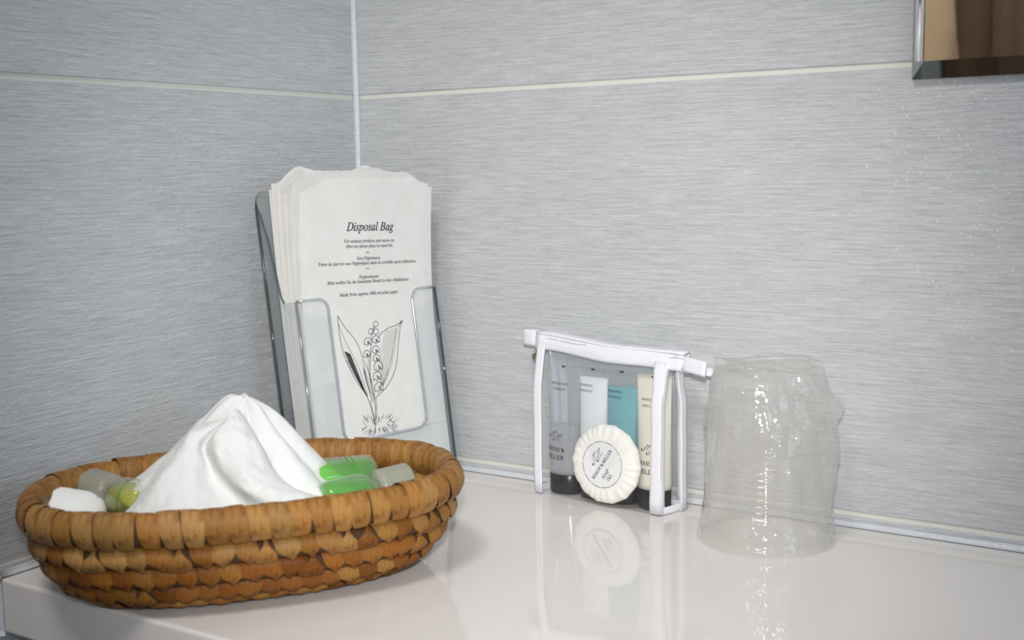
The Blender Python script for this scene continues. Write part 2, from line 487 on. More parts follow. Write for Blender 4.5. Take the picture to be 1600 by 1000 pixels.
# base of the basket: spiral coil disc
V = []; F = []
ring = [-.026, -.030, -.036, -.042, -.048, -.054, -.060, -.066, -.0715]
for q, off in enumerate(ring):
    pts, _ = resample(oval(off), 64)
    for p, t in pts: V.append(p+Vector((0, 0, .0052+(.0012 if q % 2 else -.0008))))
for q, off in enumerate(ring):
    pts, _ = resample(oval(off), 64)
    for p, t in pts: V.append(p+Vector((0, 0, .0012)))
nr = len(ring)
for q in range(nr-1):
    for i in range(64):
        j = (i+1) % 64
        F.append((q*64+i, q*64+j, (q+1)*64+j, (q+1)*64+i))
        F.append(((nr+q)*64+i, (nr+q+1)*64+i, (nr+q+1)*64+j, (nr+q)*64+j))
for i in range(64):
    j = (i+1) % 64; F.append((i, nr*64+i, nr*64+j, j))
mesh_obj('base', V, F, m_core, basket, True)

# ------------------------------------------------------------------ white face cloth, bunched up in the basket
m_cloth = M('terry_cotton', (.74, .745, .73), .9, spec=.15)
N, L, B = nodes(m_cloth)
B.inputs['Sheen Weight'].default_value = .25
n1 = noise_node(m_cloth, texco(m_cloth), 900, 3, .7); b1 = bump(m_cloth, n1.outputs['Fac'], .5, .0016)
n2 = noise_node(m_cloth, texco(m_cloth), 120, 3, .6); bump(m_cloth, n2.outputs['Fac'], .3, .003, b1)
VS = Vector((.8444, .5357, 0)); VT = Vector((.5375, -.8433, 0))
def keyed(keys, deg):
    deg %= 360
    k = sorted(keys); k = [(k[-1][0]-360,)+k[-1][1:]] + k + [(k[0][0]+360,)+k[0][1:]]
    for a, b in zip(k, k[1:]):
        if a[0] <= deg <= b[0]:
            f = (deg-a[0])/max(1e-6, b[0]-a[0]); f = f*f*(3-2*f)
            return [x+(y-x)*f for x, y in zip(a[1:], b[1:])]
def tent(apex_s, apex_t, apex_z, keys, folds, seed, na=190, nr=60, flat=.004):
    """folds: (bearing, height, width, start along the slope, drift of the bearing)"""
    V = []
    for i in range(na):
        deg = 360*i/na; ph = math.radians(deg)
        Rm, ze, k = keyed(keys, deg)
        for j in range(nr):
            q = j/(nr-1)
            r = Rm*q
            zz = ze + (apex_z-ze)*((1-q)**k)
            zz -= flat*math.exp(-(r/.007)**2)            # soft rounded top
            for (fd, amp, wd, q0, dr) in folds:
                d = (deg-(fd+dr*q)+180) % 360-180
                e = max(0, min(1, (q-q0)/.28)); e = e*e*(3-2*e)
                zz += amp*math.exp(-(d/wd)**2)*e*(1-.35*q)
            p = VS*(apex_s+r*math.cos(ph)) + VT*(apex_t+r*math.sin(ph))
            zz += noise.noise(Vector((p.x*38, p.y*38, seed)))*.0034*min(1, q*2) + noise.noise(Vector((p.x*130, p.y*130, seed+4)))*.0008
            V.append(Vector((p.x, p.y, zz)))
    return V, grid_faces(na, nr, True)
keysA = [(0, .064, .046, 1.15), (25, .064, .042, 1.15), (60, .040, .040, 1.5), (90, .036, .035, 1.7), (135, .050, .040, 1.45), (165, .074, .050, 1.05),
         (182, .078, .050, 1.12), (210, .074, .045, 1.2), (250, .055, .03, 1.0), (300, .050, .035, 1.0), (340, .062, .046, 1.1)]
VA, FA = tent(-.0030, -.010, .1165, keysA, [(190, .004, 9, 0, 0), (352, .006, 12, .1, 0), (325, -.003, 10, .1, 0), (10, -.007, 7, .1, 0), (172, -.005, 8, .2, 0)], 2.0, flat=.007)
# front layer: a loose sheet whose right side rolls over and trails to the right; columns run from the peak down,
# each entry is (across, up, towards the room)
COLS = [
    [(-.0090, .0975, .004), (-.0270, .0935, .009), (-.0365, .0860, .015), (-.0570, .0580, .030), (-.0680, .0450, .044), (-.0700, .0300, .050)],
    [(-.0093, .0985, .008), (-.0262, .0925, .017), (-.0320, .0830, .026), (-.0400, .0640, .042), (-.0420, .0480, .056), (-.0420, .0300, .061)],
    [(-.0093, .0980, .011), (-.0225, .0890, .021), (-.0230, .0790, .029), (-.0230, .0640, .042), (-.0180, .0460, .057), (-.0150, .0290, .062)],
    [(-.0093, .0970, .011), (-.0205, .0850, .018), (-.0170, .0730, .023), (-.0080, .0620, .030), (.0050, .0500, .042), (.0130, .0330, .056)],
    [(-.0085, .0990, .013), (-.0130, .0910, .026), (-.0080, .0800, .034), (.0060, .0660, .044), (.0230, .0560, .052), (.0360, .0380, .060)],
    [(-.0070, .1015, .012), (-.0040, .0940, .023), (.0030, .0840, .032), (.0160, .0690, .041), (.0360, .0605, .046), (.0540, .0530, .048)],
    [(-.0045, .1030, .006), (.0035, .0945, .014), (.0115, .0840, .021), (.0205, .0705, .028), (.0380, .0605, .035), (.0630, .0560, .038)],
    [(-.0040, .0990, -.004), (.0035, .0890, .000), (.0110, .0780, .006), (.0200, .0640, .012), (.0370, .0500, .020), (.0600, .0480, .026)],
]
def cr4(p, t):
    """Catmull-Rom on a list of vectors, t in 0..1"""
    n = len(p)-1; x = min(n-1e-6, max(0, t*n)); k = int(x); f = x-k
    a, b, c_, d = p[max(0, k-1)], p[k], p[min(n, k+1)], p[min(n, k+2)]
    return .5*((2*b)+(c_-a)*f+(2*a-5*b+4*c_-d)*f*f+(3*b-a-3*c_+d)*f**3)
NU, NV = 72, 64
VB = []
for iu in range(NU):
    for iv in range(NV):
        v_ = iv/(NV-1)
        col_ = [cr4([Vector(q) for q in cc], v_) for cc in COLS]
        q = cr4(col_, iu/(NU-1))
        wob = noise.noise(q*75+Vector((1, 5, 2)))*.0016*min(1, v_*3)+noise.noise(q*190)*.0006
        P_ = VS*q.x + VT*(q.z+wob*1.4); P_.z = q.y+wob
        VB.append(P_)
FB = [tuple(reversed(f)) for f in grid_faces(NU, NV)]
off = len(VA)
cl = mesh_obj('face_cloth', [v+BC for v in VA+VB], FA+[tuple(i+off for i in f) for f in FB], m_cloth, None, True)
sm = cl.modifiers.new('thickness', 'SOLIDIFY'); sm.thickness = .0022; sm.offset = -1
tag(cl, 'white terry face cloth bunched into a peak in the wicker basket', 'cloth')

# ------------------------------------------------------------------ small bottles in the basket
def frosted(name, col, haze, rough=.25, tint=None):
    return thin_clear(name, tint or tuple(min(1, .5+.5*c) for c in col), 1.4, rough, haze, col)
m_frost = frosted('frosted_cap', (.66, .68, .58), .62, .3)
m_bclear = thin_clear('bottle_plastic', (.96, .98, .95), 1.5, .05, .13, (.85, .9, .8))
def liquid(name, col, deep):
    m = thin_clear(name, deep, 1.35, .08, .40, col); return m
m_green = liquid('green_gel', (.20, .66, .05), (.45, .92, .16))
m_yellow = liquid('yellow_gel', (.62, .60, .04), (.88, .86, .22))
m_leafprint = M('green_print', (.05, .28, .02), .5)
def bottle(name, loc, direc, L_b, r_b, mat_liq, label, cap=True, level=.78, fill=.86, bands=(.30, .36)):
    o = empty(name, loc); d = Vector(direc).normalized()
    o.rotation_euler = d.to_track_quat('Z', 'Y').to_euler()
    prof = [(.0001, 0), (r_b*.82, 0), (r_b*.97, .0018), (r_b, .004), (r_b, L_b*.62), (r_b*.93, L_b*.74), (r_b*.72, L_b*.88), (r_b*.5, L_b*.97), (r_b*.46, L_b)]
    lathe('bottle_body', prof, 28, m_bclear, o)
    lq = [(.0001, .0012), (r_b*.80, .0012), (r_b*.93, .004), (r_b*.94, L_b*.62), (r_b*.86, L_b*.74), (r_b*.62, L_b*fill), (.0001, L_b*fill)]
    lo = lathe('liquid', lq, 28, mat_liq, o)
    rm = o.rotation_euler.to_matrix(); ri = rm.inverted()      # the gel settles level in the lying bottle
    for v in lo.data.vertices:
        wv = rm @ v.co; wv.z = min(wv.z, d.z*L_b*.5 + r_b*level); v.co = ri @ wv
    for zz in bands:
        lathe('print_band', [(r_b*1.004, L_b*zz), (r_b*1.008, L_b*zz+.0004), (r_b*1.004, L_b*zz+.0009)], 28, m_leafprint, o)
    if cap:
        n = 40; cl_ = .021; rc = r_b*.92; V = []
        prof = [(.0001, L_b+cl_), (rc*.90, L_b+cl_), (rc*.99, L_b+cl_-.0012)]
        for q in range(9): 
            prof += [(rc*1.005, L_b+cl_-.002-q*.0020), (rc*.975, L_b+cl_-.003-q*.0020)]
        prof += [(rc, L_b-.0004), (r_b*.45, L_b-.0004)]
        lathe('cap', prof, n, m_frost, o)
    return tag(o, label, 'bottle', 'small toiletry bottles in the basket')
def bp(s, t, z): return BC + VS*s + VT*t + Vector((0, 0, z))
def bdir(a, b): return tuple(Vector(b)-Vector(a))
a = bp(.070, -.030, .0530); b = bp(.018, -.002, .0560)
bottle('shampoo_bottle', a, bdir(a, b), .050, .0125, m_green, 'small bottle of green gel lying beside the white cloth in the basket', cap=False)
a = bp(.046, .016, .0480); b = bp(.092, -.014, .0520)
bottle('shampoo_bottle', a, bdir(a, b), .036, .0125, m_green, 'small green gel bottle with a frosted cap at the right end of the basket', bands=())
a = bp(-.058, .010, .0475); b = bp(-.092, -.012, .0505)
bottle('shampoo_bottle', a, bdir(a, b), .032, .0122, m_yellow, 'small bottle of yellow green gel left of the white cloth in the basket', level=.62, bands=(.4,))
# white wrapped soap at the left end and a scrap of white paper at the right end
m_white = M('white_wrap', (.85, .85, .83), .55)
def pebble(name, loc, rx, ry, rz, rot, label, cat):
    b = bmesh.new(); bmesh.ops.create_uvsphere(b, u_segments=28, v_segments=16, radius=1)
    for v in b.verts:
        c_ = v.co.copy(); e = .78
        c_ = Vector((math.copysign(abs(c_.x)**e, c_.x)*rx, math.copysign(abs(c_.y)**e, c_.y)*ry, math.copysign(abs(c_.z)**e, c_.z)*rz))
        v.co = c_*(1+.05*noise.noise(c_*160))
    o = bm_to(name, b, m_white, None, True); o.location = loc; o.rotation_euler = rot
    return tag(o, label, cat)
pebble('wrapped_soap', bp(-.104, .008, .0455), .020, .013, .0085, (math.radians(22), math.radians(16), math.radians(48)), 'white wrapped soap at the left end of the wicker basket', 'soap')
pebble('wrapped_soap', bp(.0965, .006, .0450), .012, .009, .0085, (.3, -.3, .9), 'white wrapped soap tucked under the frosted cap in the basket', 'soap')

# ------------------------------------------------------------------ printing helpers
def math_text(s, style='italic'):
    up, lo, dg = {'italic': (0x1D434, 0x1D44E, None), 'bold': (0x1D400, 0x1D41A, 0x1D7CE), 'bolditalic': (0x1D468, 0x1D482, None), 'script': (0x1D4D0, 0x1D4EA, None)}[style]
    o = ''
    for ch in s:
        if style == 'italic' and ch == 'h': o += '\u210E'
        elif 'A' <= ch <= 'Z': o += chr(up+ord(ch)-65)
        elif 'a' <= ch <= 'z': o += chr(lo+ord(ch)-97)
        elif dg and ch.isdigit(): o += chr(dg+ord(ch)-48)
        else: o += ch
    return o
ALLTEXT = [math_text(s) for s in ('Disposal Bag', 'For sanitary products and razors etc.', 'After use please place in waste bin.', 'Sacs Hygieniques',
    'Priere de jeter les sacs hygieniques dans la corbeille apres utilization.', 'Hygienebeutel', 'Bitte werfen Sie die benutzten Beutel in den Abfalleimer.',
    'Made from approx. 60% recycled paper', 'REVITALISING', 'SHAMPOO', 'NOURISHING', 'CONDITIONER', 'REFRESHING', 'SHOWER GEL', 'MOISTURISING', 'BODY LOTION',
    'MASON &', 'MILLER', 'MASON & MILLER', 'SOAP', '15G')] + ['~', '\u2133']
def load_text():
    """all the lettering is laid out once, one string per line, and taken apart again by line"""
    cu = bpy.data.curves.new('tmp', 'FONT'); cu.body = '\n'.join(ALLTEXT); cu.size = 1.0; cu.space_line = 3.0
    cu.resolution_u = 3; cu.offset = .013
    o = bpy.data.objects.new('tmp', cu)
    me = bpy.data.meshes.new_from_object(o)
    step = 3.0
    out = {s: ([], [], {}) for s in ALLTEXT}
    for p in me.polygons:
        yc = me.vertices[p.vertices[0]].co.y
        s = ALLTEXT[min(len(ALLTEXT)-1, max(0, int(round(-(yc-.3)/step))))]; V, F, mp = out[s]
        k0 = ALLTEXT.index(s); f = []
        for i in p.vertices:
            if i not in mp:
                c_ = me.vertices[i].co; mp[i] = len(V); V.append((c_.x, c_.y+k0*step))
            f.append(mp[i])
        F.append(tuple(f))
    bpy.data.objects.remove(o); bpy.data.curves.remove(cu); bpy.data.meshes.remove(me)
    return out
TEXTS = load_text()
def text_geo(s, shear=0.0):
    V, F, _ = TEXTS[s]
    return [(x+shear*y, y) for x, y in V], F
def fit_text(s, width=None, height=None, cx=0, base=0, shear=0.0, offset=0.0, spacing=1.0, align='C', rot=0.0, squash=1.0):
    """flat text scaled to a width (or by em height), centred on cx with its baseline at base"""
    V, F = text_geo(s, shear)
    x0 = min(v[0] for v in V); x1 = max(v[0] for v in V)
    k = width/(x1-x0) if width else height
    m0 = (x0+x1)/2 if align == 'C' else (x0 if align == 'L' else x1)
    out = [((v[0]-m0)*k, v[1]*k*squash) for v in V]
    cr, sr = math.cos(rot), math.sin(rot)
    return [(cx+x*cr-y*sr, base+x*sr+y*cr) for x, y in out], F
class Print:
    """collects flat ink shapes (x, y) and lays them on a surface given by a function"""
    def __init__(self): self.V = []; self.F = []
    def add(self, VF):
        V, F = VF; o = len(self.V); self.V += V; self.F += [tuple(i+o for i in f) for f in F]
    def stroke(self, pts, w0, w1=None, n=None):
        w1 = w0 if w1 is None else w1
        P = [Vector(p).to_2d() if len(p) > 2 else Vector(p) for p in pts]
        V = []; m = len(P)
        for i, p in enumerate(P):
            t = (P[min(i+1, m-1)]-P[max(i-1, 0)])
            if t.length < 1e-9: t = Vector((1, 0))
            t.normalize(); nn = Vector((-t.y, t.x)); wv = (w0+(w1-w0)*i/max(1, m-1))/2
            V += [tuple(p+nn*wv), tuple(p-nn*wv)]
        self.add((V, [(2*i, 2*i+1, 2*i+3, 2*i+2) for i in range(m-1)]))
    def disc(self, x, y, r, n=10):
        self.add(([(x+r*math.cos(2*PI*k/n), y+r*math.sin(2*PI*k/n)) for k in range(n)], [tuple(range(n))]))
    def build(self, name, fn, mat, parent):
        return mesh_obj(name, [fn(x, y) for x, y in self.V], self.F, mat, parent)
def spline(pts, n=8):
    """Catmull-Rom through the points"""
    P = [Vector(p) for p in pts]; out = []
    for i in range(len(P)-1):
        p0 = P[max(i-1, 0)]; p1 = P[i]; p2 = P[i+1]; p3 = P[min(i+2, len(P)-1)]
        for k in range(n):
            t = k/n
            out.append(.5*((2*p1)+(p2-p0)*t+(2*p0-5*p1+4*p2-p3)*t*t+(3*p1-p0-3*p2+p3)*t**3))
    out.append(P[-1]); return [tuple(p) for p in out]
m_ink = M('black_ink', (.018, .018, .02), .6)

# ------------------------------------------------------------------ leaflet holder and paper bags
HB = Vector((.1072, -.0201, 0)); HW = Vector((-.2079, -.9781, 0)); HL = Vector((-.1426, .0303, .9893)); HN = Vector((-.9677, .2057, -.1458))
HWd, HHf, HD, HHb = .1295, .1508, .036, .2354
def hp(a, h, d): return HB + HW*a + HL*h + HN*d
holder = empty('leaflet_holder', HB)
tag(holder, 'clear acrylic leaflet holder leaning in the tiled corner', 'holder')
m_acr = thin_clear('acrylic', (.965, .975, .98), 1.42, .02, .01, (.7, .75, .8))
m_edge = thin_clear('acrylic_edge', (.35, .40, .46), 1.6, .05, .12, (.5, .55, .6))
m_bead = thin_clear('acrylic_bead', (.72, .76, .80), 1.9, .10, .30, (.85, .88, .9))
def hquad_solid(name, outline, d0, d1, mat=m_acr, emat=m_edge):
    """plate given by an outline in (a, h) with thickness d0..d1"""
    n = len(outline)
    V = [hp(a, h, d0)-HB for a, h in outline] + [hp(a, h, d1)-HB for a, h in outline]
    F = [tuple(range(n)), tuple(range(2*n-1, n-1, -1))]
    for i in range(n):
        j = (i+1) % n; F.append((i, n+i, n+j, j))
    o = mesh_obj(name, V, F, mat, holder)
    o.data.materials.append(emat)
    for p in o.data.polygons[2:]: p.material_index = 1
    return o
def arc(cx, cy, r, a0, a1, n=6): return [(cx+r*math.cos(math.radians(a0+(a1-a0)*i/n)), cy+r*math.sin(math.radians(a0+(a1-a0)*i/n))) for i in range(n+1)]
hb0 = HD*.1458/.9893   # the back plate starts where it meets the counter
hquad_solid('back_plate', [(-.001, hb0), (HWd+.001, hb0)] + arc(HWd+.001-.010, HHb-.010, .010, 0, 90) + arc(.009, HHb-.010, .010, 90, 180), HD-.002, HD)
# front plate with the deep window cut out of its top
ci0, ci1, cb, cr = .0235, .1035, .044, .010
outline = [(0, 0), (HWd, 0), (HWd, HHf), (ci1+.008, HHf)] + arc(ci1+.008, HHf-.008, .008, 90, 180) + arc(ci1-cr, cb+cr, cr, 0, -90) + arc(ci0+cr, cb+cr, cr, 270, 180) + arc(ci0-.008, HHf-.008, .008, 0, 90) + [(0, HHf)]
def strip_plate():
    # built as three convex plates so that the faces stay clean
    seg = []
    L_ = [(0, 0), (ci0+cr, 0), (ci0+cr, cb)] + arc(ci0+cr, cb+cr, cr, 270, 180)[1:] + arc(ci0-.008, HHf-.008, .008, 0, 90) + [(0, HHf)]
    R_p = [(ci1-cr, 0), (HWd, 0), (HWd, HHf)] + arc(ci1+.008, HHf-.008, .008, 90, 180) + arc(ci1-cr, cb+cr, cr, 0, -90)
    Mi = [(ci0+cr, 0), (ci1-cr, 0), (ci1-cr, cb), (ci0+cr, cb)]
    V, F = [], []
    for out in (L_, Mi, R_p):
        o = len(V); n = len(out)
        V += [hp(a, h, 0)-HB for a, h in out] + [hp(a, h, .0018)-HB for a, h in out]
        F += [tuple(o+i for i in range(n)), tuple(o+i for i in range(2*n-1, n-1, -1))]
    return V, F
V, F = strip_plate()
fp = mesh_obj('front_plate', V, F, m_acr, holder)
b = bmesh.new(); b.from_mesh(fp.data); bmesh.ops.triangulate(b, faces=b.faces[:], ngon_method='EAR_CLIP'); b.to_mesh(fp.data); b.free()
# bright rolled edge around the window of the front plate
edge = [(HWd, HHf), (ci1+.008, HHf)] + arc(ci1+.008, HHf-.008, .008, 90, 180) + arc(ci1-cr, cb+cr, cr, 0, -90) + arc(ci0+cr, cb+cr, cr, 270, 180) + arc(ci0-.008, HHf-.008, .008, 0, 90) + [(0, HHf)]
V, F = tube_mesh([hp(a, h, .0005)-HB for a, h in edge], .0012, 8); mesh_obj('window_edge', V, F, m_bead, holder, True)
# sides: deep at the bottom, swept back to the top
def side(a0, a1):
    prof = [(0, 0), (hb0, HD), (HHb-.012, HD), (HHb-.016, HD-.004), (HHf+.045, HD-.011), (HHf+.018, HD-.0155), (HHf+.004, HD-.018), (HHf, HD-.021), (HHf, 0)]
    V = [hp(a0, h, d)-HB for h, d in prof]+[hp(a1, h, d)-HB for h, d in prof]; n = len(prof)
    F = [tuple(range(n)), tuple(range(2*n-1, n-1, -1))]+[(i, n+i, n+(i+1) % n, (i+1) % n) for i in range(n)]
    o = mesh_obj('side_plate', V, F, m_acr, holder); o.data.materials.append(m_edge)
    for p in o.data.polygons[2:]: p.material_index = 1
    b = bmesh.new(); b.from_mesh(o.data); bmesh.ops.triangulate(b, faces=b.faces[:], ngon_method='EAR_CLIP'); b.to_mesh(o.data); b.free()
side(0, -.0018); side(HWd, HWd+.0018)
for a in (-.0009, HWd+.0009):
    V, F = tube_mesh([hp(a, .001, .0006)-HB, hp(a, HHf*.5, .0006)-HB, hp(a, HHf, .0006)-HB], .0011, 8); mesh_obj('corner_edge', V, F, m_bead if a > .1 else m_edge, holder, True)
    V, F = tube_mesh([hp(a, hb0, HD-.001)-HB, hp(a, HHb*.5, HD-.001)-HB, hp(a, HHb-.010, HD-.001)-HB], .0010, 8); mesh_obj('corner_edge', V, F, m_edge, holder, True)
V = [hp(0, 0, 0), hp(HWd, 0, 0), hp(HWd, hb0, HD), hp(0, hb0, HD)]
V = [v-HB+Vector((0, 0, .0002)) for v in V]+[v-HB+Vector((0, 0, .0022)) for v in V]
mesh_obj('bottom_plate', V, [(3, 2, 1, 0), (4, 5, 6, 7), (0, 1, 5, 4), (1, 2, 6, 5), (2, 3, 7, 6), (3, 0, 4, 7)], m_acr, holder)

m_paper = M('white_paper', (.76, .745, .715), .75, spec=.2)
N, L, B = nodes(m_paper)
n1 = noise_node(m_paper, texco(m_paper), 70, 4, .6); r1 = ramp(m_paper, n1.outputs['Fac'], [(.3, (.74, .725, .69)), (.7, (.79, .775, .75))]); L.new(r1.outputs[0], B.inputs['Base Color'])
b1 = bump(m_paper, n1.outputs['Fac'], .12, .002)
BAG_N = 13; BW0, BW1, BAGH = .0010, .1250, .2350
def bagpt(i, a, h, extra=0.0):
    """point on bag i (0 = front): held flat by the holder below, bending forward above it"""
    f = i/(BAG_N-1)
    d = .0034+f*.0205
    top = .0175-f*.0125         # how far the top curls forward of the holder's plane
    jig = (.0007*math.sin(i*2.3), .0008*math.sin(i*1.7+1))
    x = max(0, (h-.118)/.115); bend = top*(x**1.6)
    da = jig[0]*(h/.2)
    warp = .0007*math.sin(a*70+i)*min(1, max(0, (h-.15)/.07))
    return hp(a+da, h+jig[1], d-bend-extra+warp)
for i in range(BAG_N):
    rnd = random.Random(40+i)
    nu, nv = 30, 26
    hmax = BAGH + (0.0012*(i % 4)) + (.004 if i > 8 else 0)
    def topedge(a):
        # lip with slanted corners and a slightly torn edge
        f = (a-BW0)/(BW1-BW0); e = min(f, 1-f)
        c_ = max(0, .16-e)/.16
        lip = -.0085*min(1, c_*1.25)
        if i > 3: lip += .0045*max(0, 1-abs(f-.30)/.10) + .004*max(0, 1-abs(f-.80)/.12)
        return hmax + lip + .0012*noise.noise(Vector((a*140, i*3.1, 0)))
    V = []
    for side_ in (0, 1):
        for u in range(nu):
            a = BW0+(BW1-BW0)*u/(nu-1); f_ = i/(BAG_N-1)
            te = topedge(a) + (.0025 if side_ and i > 0 else 0)
            for v in range(nv):
                q = v/(nv-1); h = .0032+(te-.0032)*q
                puff = .00058*(1 if side_ else -1)*min(1, (min(u, nu-1-u))/2)
                P_ = bagpt(i, a+.0030*f_, h, -puff)
                V.append(P_-HB)
    F = grid_faces(nu, nv) + [tuple(reversed(f)) for f in grid_faces(nu, nv, False, nu*nv)]
    o_ = nu*nv
    for v in range(nv-1):
        F.append((v, v+1, o_+v+1, o_+v)); e_ = (nu-1)*nv
        F.append((e_+v+1, e_+v, o_+e_+v, o_+e_+v+1))
    for u in range(nu-1): F.append((u*nv, (u+1)*nv, o_+(u+1)*nv, o_+u*nv)[::-1])
    bag = mesh_obj('paper_bag', V, F, m_paper, None, False); bag.location = HB
    if i == 0: tag(bag, 'white paper disposal bag with black text and flower drawing, front of the stack', 'paper bag', 'paper disposal bags in the acrylic holder'); front_bag = bag
    elif i == BAG_N-1: tag(bag, 'rearmost white paper bag, against the back of the acrylic holder', 'paper bag', 'paper disposal bags in the acrylic holder')
    else: tag(bag, 'white paper bag between the printed front bag and the rearmost bag', 'paper bag', 'paper disposal bags in the acrylic holder')
# ---- printing on the front bag (x runs to the right, i.e. against the holder's a axis)
pr = Print()
ROT = -.036
def line(s, aL, aR, h, style='italic', shear=-.22, offset=0.010, sq=1.0):
    pr.add(fit_text(math_text(s, style) if style else s, width=abs(aL-aR), cx=-(aL+aR)/2, base=h, shear=shear, rot=ROT, offset=offset, squash=sq))
line('Disposal Bag', .0844, .0395, .1966, 'italic', 0, .012, sq=1.06)
line('For sanitary products and razors etc.', .0863, .0377, .1881)
line('After use please place in waste bin.', .0852, .0396, .1844)
line('~', .0662, .0636, .1795, None, 0)
line('Sacs Hygieniques', .0748, .0529, .1756)
line('Priere de jeter les sacs hygieniques dans la corbeille apres utilization.', .1097, .0168, .1720)
line('~', .0667, .0641, .1677, None, 0)
line('Hygienebeutel', .0735, .0547, .1618)
line('Bitte werfen Sie die benutzten Beutel in den Abfalleimer.', .1024, .0246, .1584)
line('Made from approx. 60% recycled paper', .0920, .0367, .1493)
# lily of the valley drawing, coordinates of the drawing sheet -> (a, h)
def dm(x, y):
    # three anchors: left leaf tip (88,80), right leaf tip (588,110), foot of the stem (390,870)
    X1, Y1, X2, Y2, X3, Y3 = 88, 80, 588, 110, 390, 870
    A1, A2, A3 = (.0949, .1367), (.0341, .1271), (.0727, .0520)
    den = (Y2-Y3)*(X1-X3)+(X3-X2)*(Y1-Y3)
    l1 = ((Y2-Y3)*(x-X3)+(X3-X2)*(y-Y3))/den; l2 = ((Y3-Y1)*(x-X3)+(X1-X3)*(y-Y3))/den; l3 = 1-l1-l2
    return (-(A1[0]*l1+A2[0]*l2+A3[0]*l3), A1[1]*l1+A2[1]*l2+A3[1]*l3)
K_ = .000125
def draw(pts, w0=3.2, w1=None, n=6):
    pr.stroke([dm(*p) for p in spline(pts, n)], w0*K_, (w1 if w1 is not None else w0)*K_)
# left leaf
draw([(88, 80), (105, 190), (135, 320), (175, 420), (240, 540), (300, 620), (340, 690), (372, 790), (388, 860)], 3.6)
draw([(88, 80), (150, 165), (215, 235), (255, 300), (285, 380), (320, 450), (350, 530), (375, 610), (385, 680)], 3.2)
draw([(100, 140), (150, 250), (205, 350), (255, 440), (290, 540), (325, 640)], 2.4)
for q in range(9):
    f = q/8
    draw([(150+f*40, 330+f*20), (200+f*45, 440+f*25), (270+f*30, 570+f*30), (320+f*12, 650+f*10)], 3.4, 1.5)
for q in range(12):
    f = q/11
    draw([(165+f*100, 410+f*150), (190+f*90, 400+f*160), (225+f*75, 450+f*150)], 3.6, 2.0)
draw([(278, 390), (300, 450), (330, 540), (355, 630), (372, 700)], 2.4)
draw([(292, 450), (312, 530), (345, 630), (368, 700)], 5.0, 2.0)
draw([(300, 470), (325, 560), (352, 640)], 5.0, 2.0)
# right leaf
draw([(588, 110), (570, 180), (560, 300), (548, 430), (520, 520), (470, 600), (420, 645), (392, 668)], 3.4)
draw([(588, 110), (540, 145), (480, 165), (430, 200), (400, 240)], 3.2)
draw([(588, 110), (572, 130), (560, 160)], 6, 2)
for q in range(8):
    f = q/7
    draw([(455+f*95, 185-f*20), (440+f*95, 280+f*20), (420+f*92, 390+f*30), (425+f*60, 500+f*10), (425+f*25, 600-f*20)], 1.8, 1.4)
draw([(545, 160), (525, 280), (505, 400), (470, 510), (435, 580)], 1.8)
# stem
draw([(372, 150), (352, 210), (348, 330), (342, 470), (360, 600), (385, 700), (392, 780), (388, 870)], 4.2)
draw([(332, 370), (328, 450), (350, 560), (378, 660)], 2.4)
draw([(392, 668), (402, 760), (404, 865)], 3.0)
draw([(350, 690), (380, 800), (396, 870)], 3.0)
# bells
def bell(x, y, r, drop=1.15, dark=1):
    draw([(x-r*.9, y+r*drop), (x-r, y), (x-r*.55, y-r*.85), (x+r*.1, y-r), (x+r*.75, y-r*.6), (x+r, y+r*.1), (x+r*.95, y+r*drop*.9)], 3.4)
    draw([(x-r*.9, y+r*drop), (x-r*.5, y+r*.8), (x-r*.1, y+r*1.2), (x+r*.35, y+r*.75), (x+r*.95, y+r*drop*.9)], 3.2)
    if dark:
        for q in range(5): draw([(x-r*.1+q*r*.16, y-r*.2+q*r*.1), (x+q*r*.14, y+r*.8)], 3.2, 1.8)
bell(378, 138, 20, .6, 0); bell(345, 190, 20, .8, 0); bell(384, 192, 20, .8, 0); bell(322, 262, 26, 1.0); bell(386, 248, 26, .95)
bell(316, 352, 25, .9); bell(386, 322, 26, .9); bell(392, 382, 25, .9); bell(408, 440, 33, .95); bell(400, 512, 30, 1.1); bell(416, 592, 33, .95)
# tuft of grass
rg = random.Random(5)
for q in range(58):
    x = rg.uniform(318, 530); y = 865+rg.uniform(-50, 45)-abs(x-400)*.05
    dx = (x-400)*.28+rg.uniform(-8, 8); ln = rg.uniform(22, 44)*(-1 if y < 865 else 1)
    draw([(x, y), (x+dx*.5, y+ln*.5), (x+dx, y+ln)], 3.0, 1.5, 3)
draw([(500, 835), (535, 860), (565, 890)], 3.2); draw([(330, 870), (305, 888), (288, 884)], 3.2); draw([(480, 860), (515, 885), (535, 890)], 3)
pr.build('print', lambda x, y: bagpt(0, -x, y, .00075)-HB, m_ink, front_bag)
# the folded-up foot of the front bag
fo = Print(); fo.stroke([(-BW1, .0455), (-.06, .0448), (-BW0, .0440)], .00035)
fo.build('fold_line', lambda x, y: bagpt(0, -x, y, .00070)-HB, M('paper_shade', (.50, .47, .42), .8), front_bag)

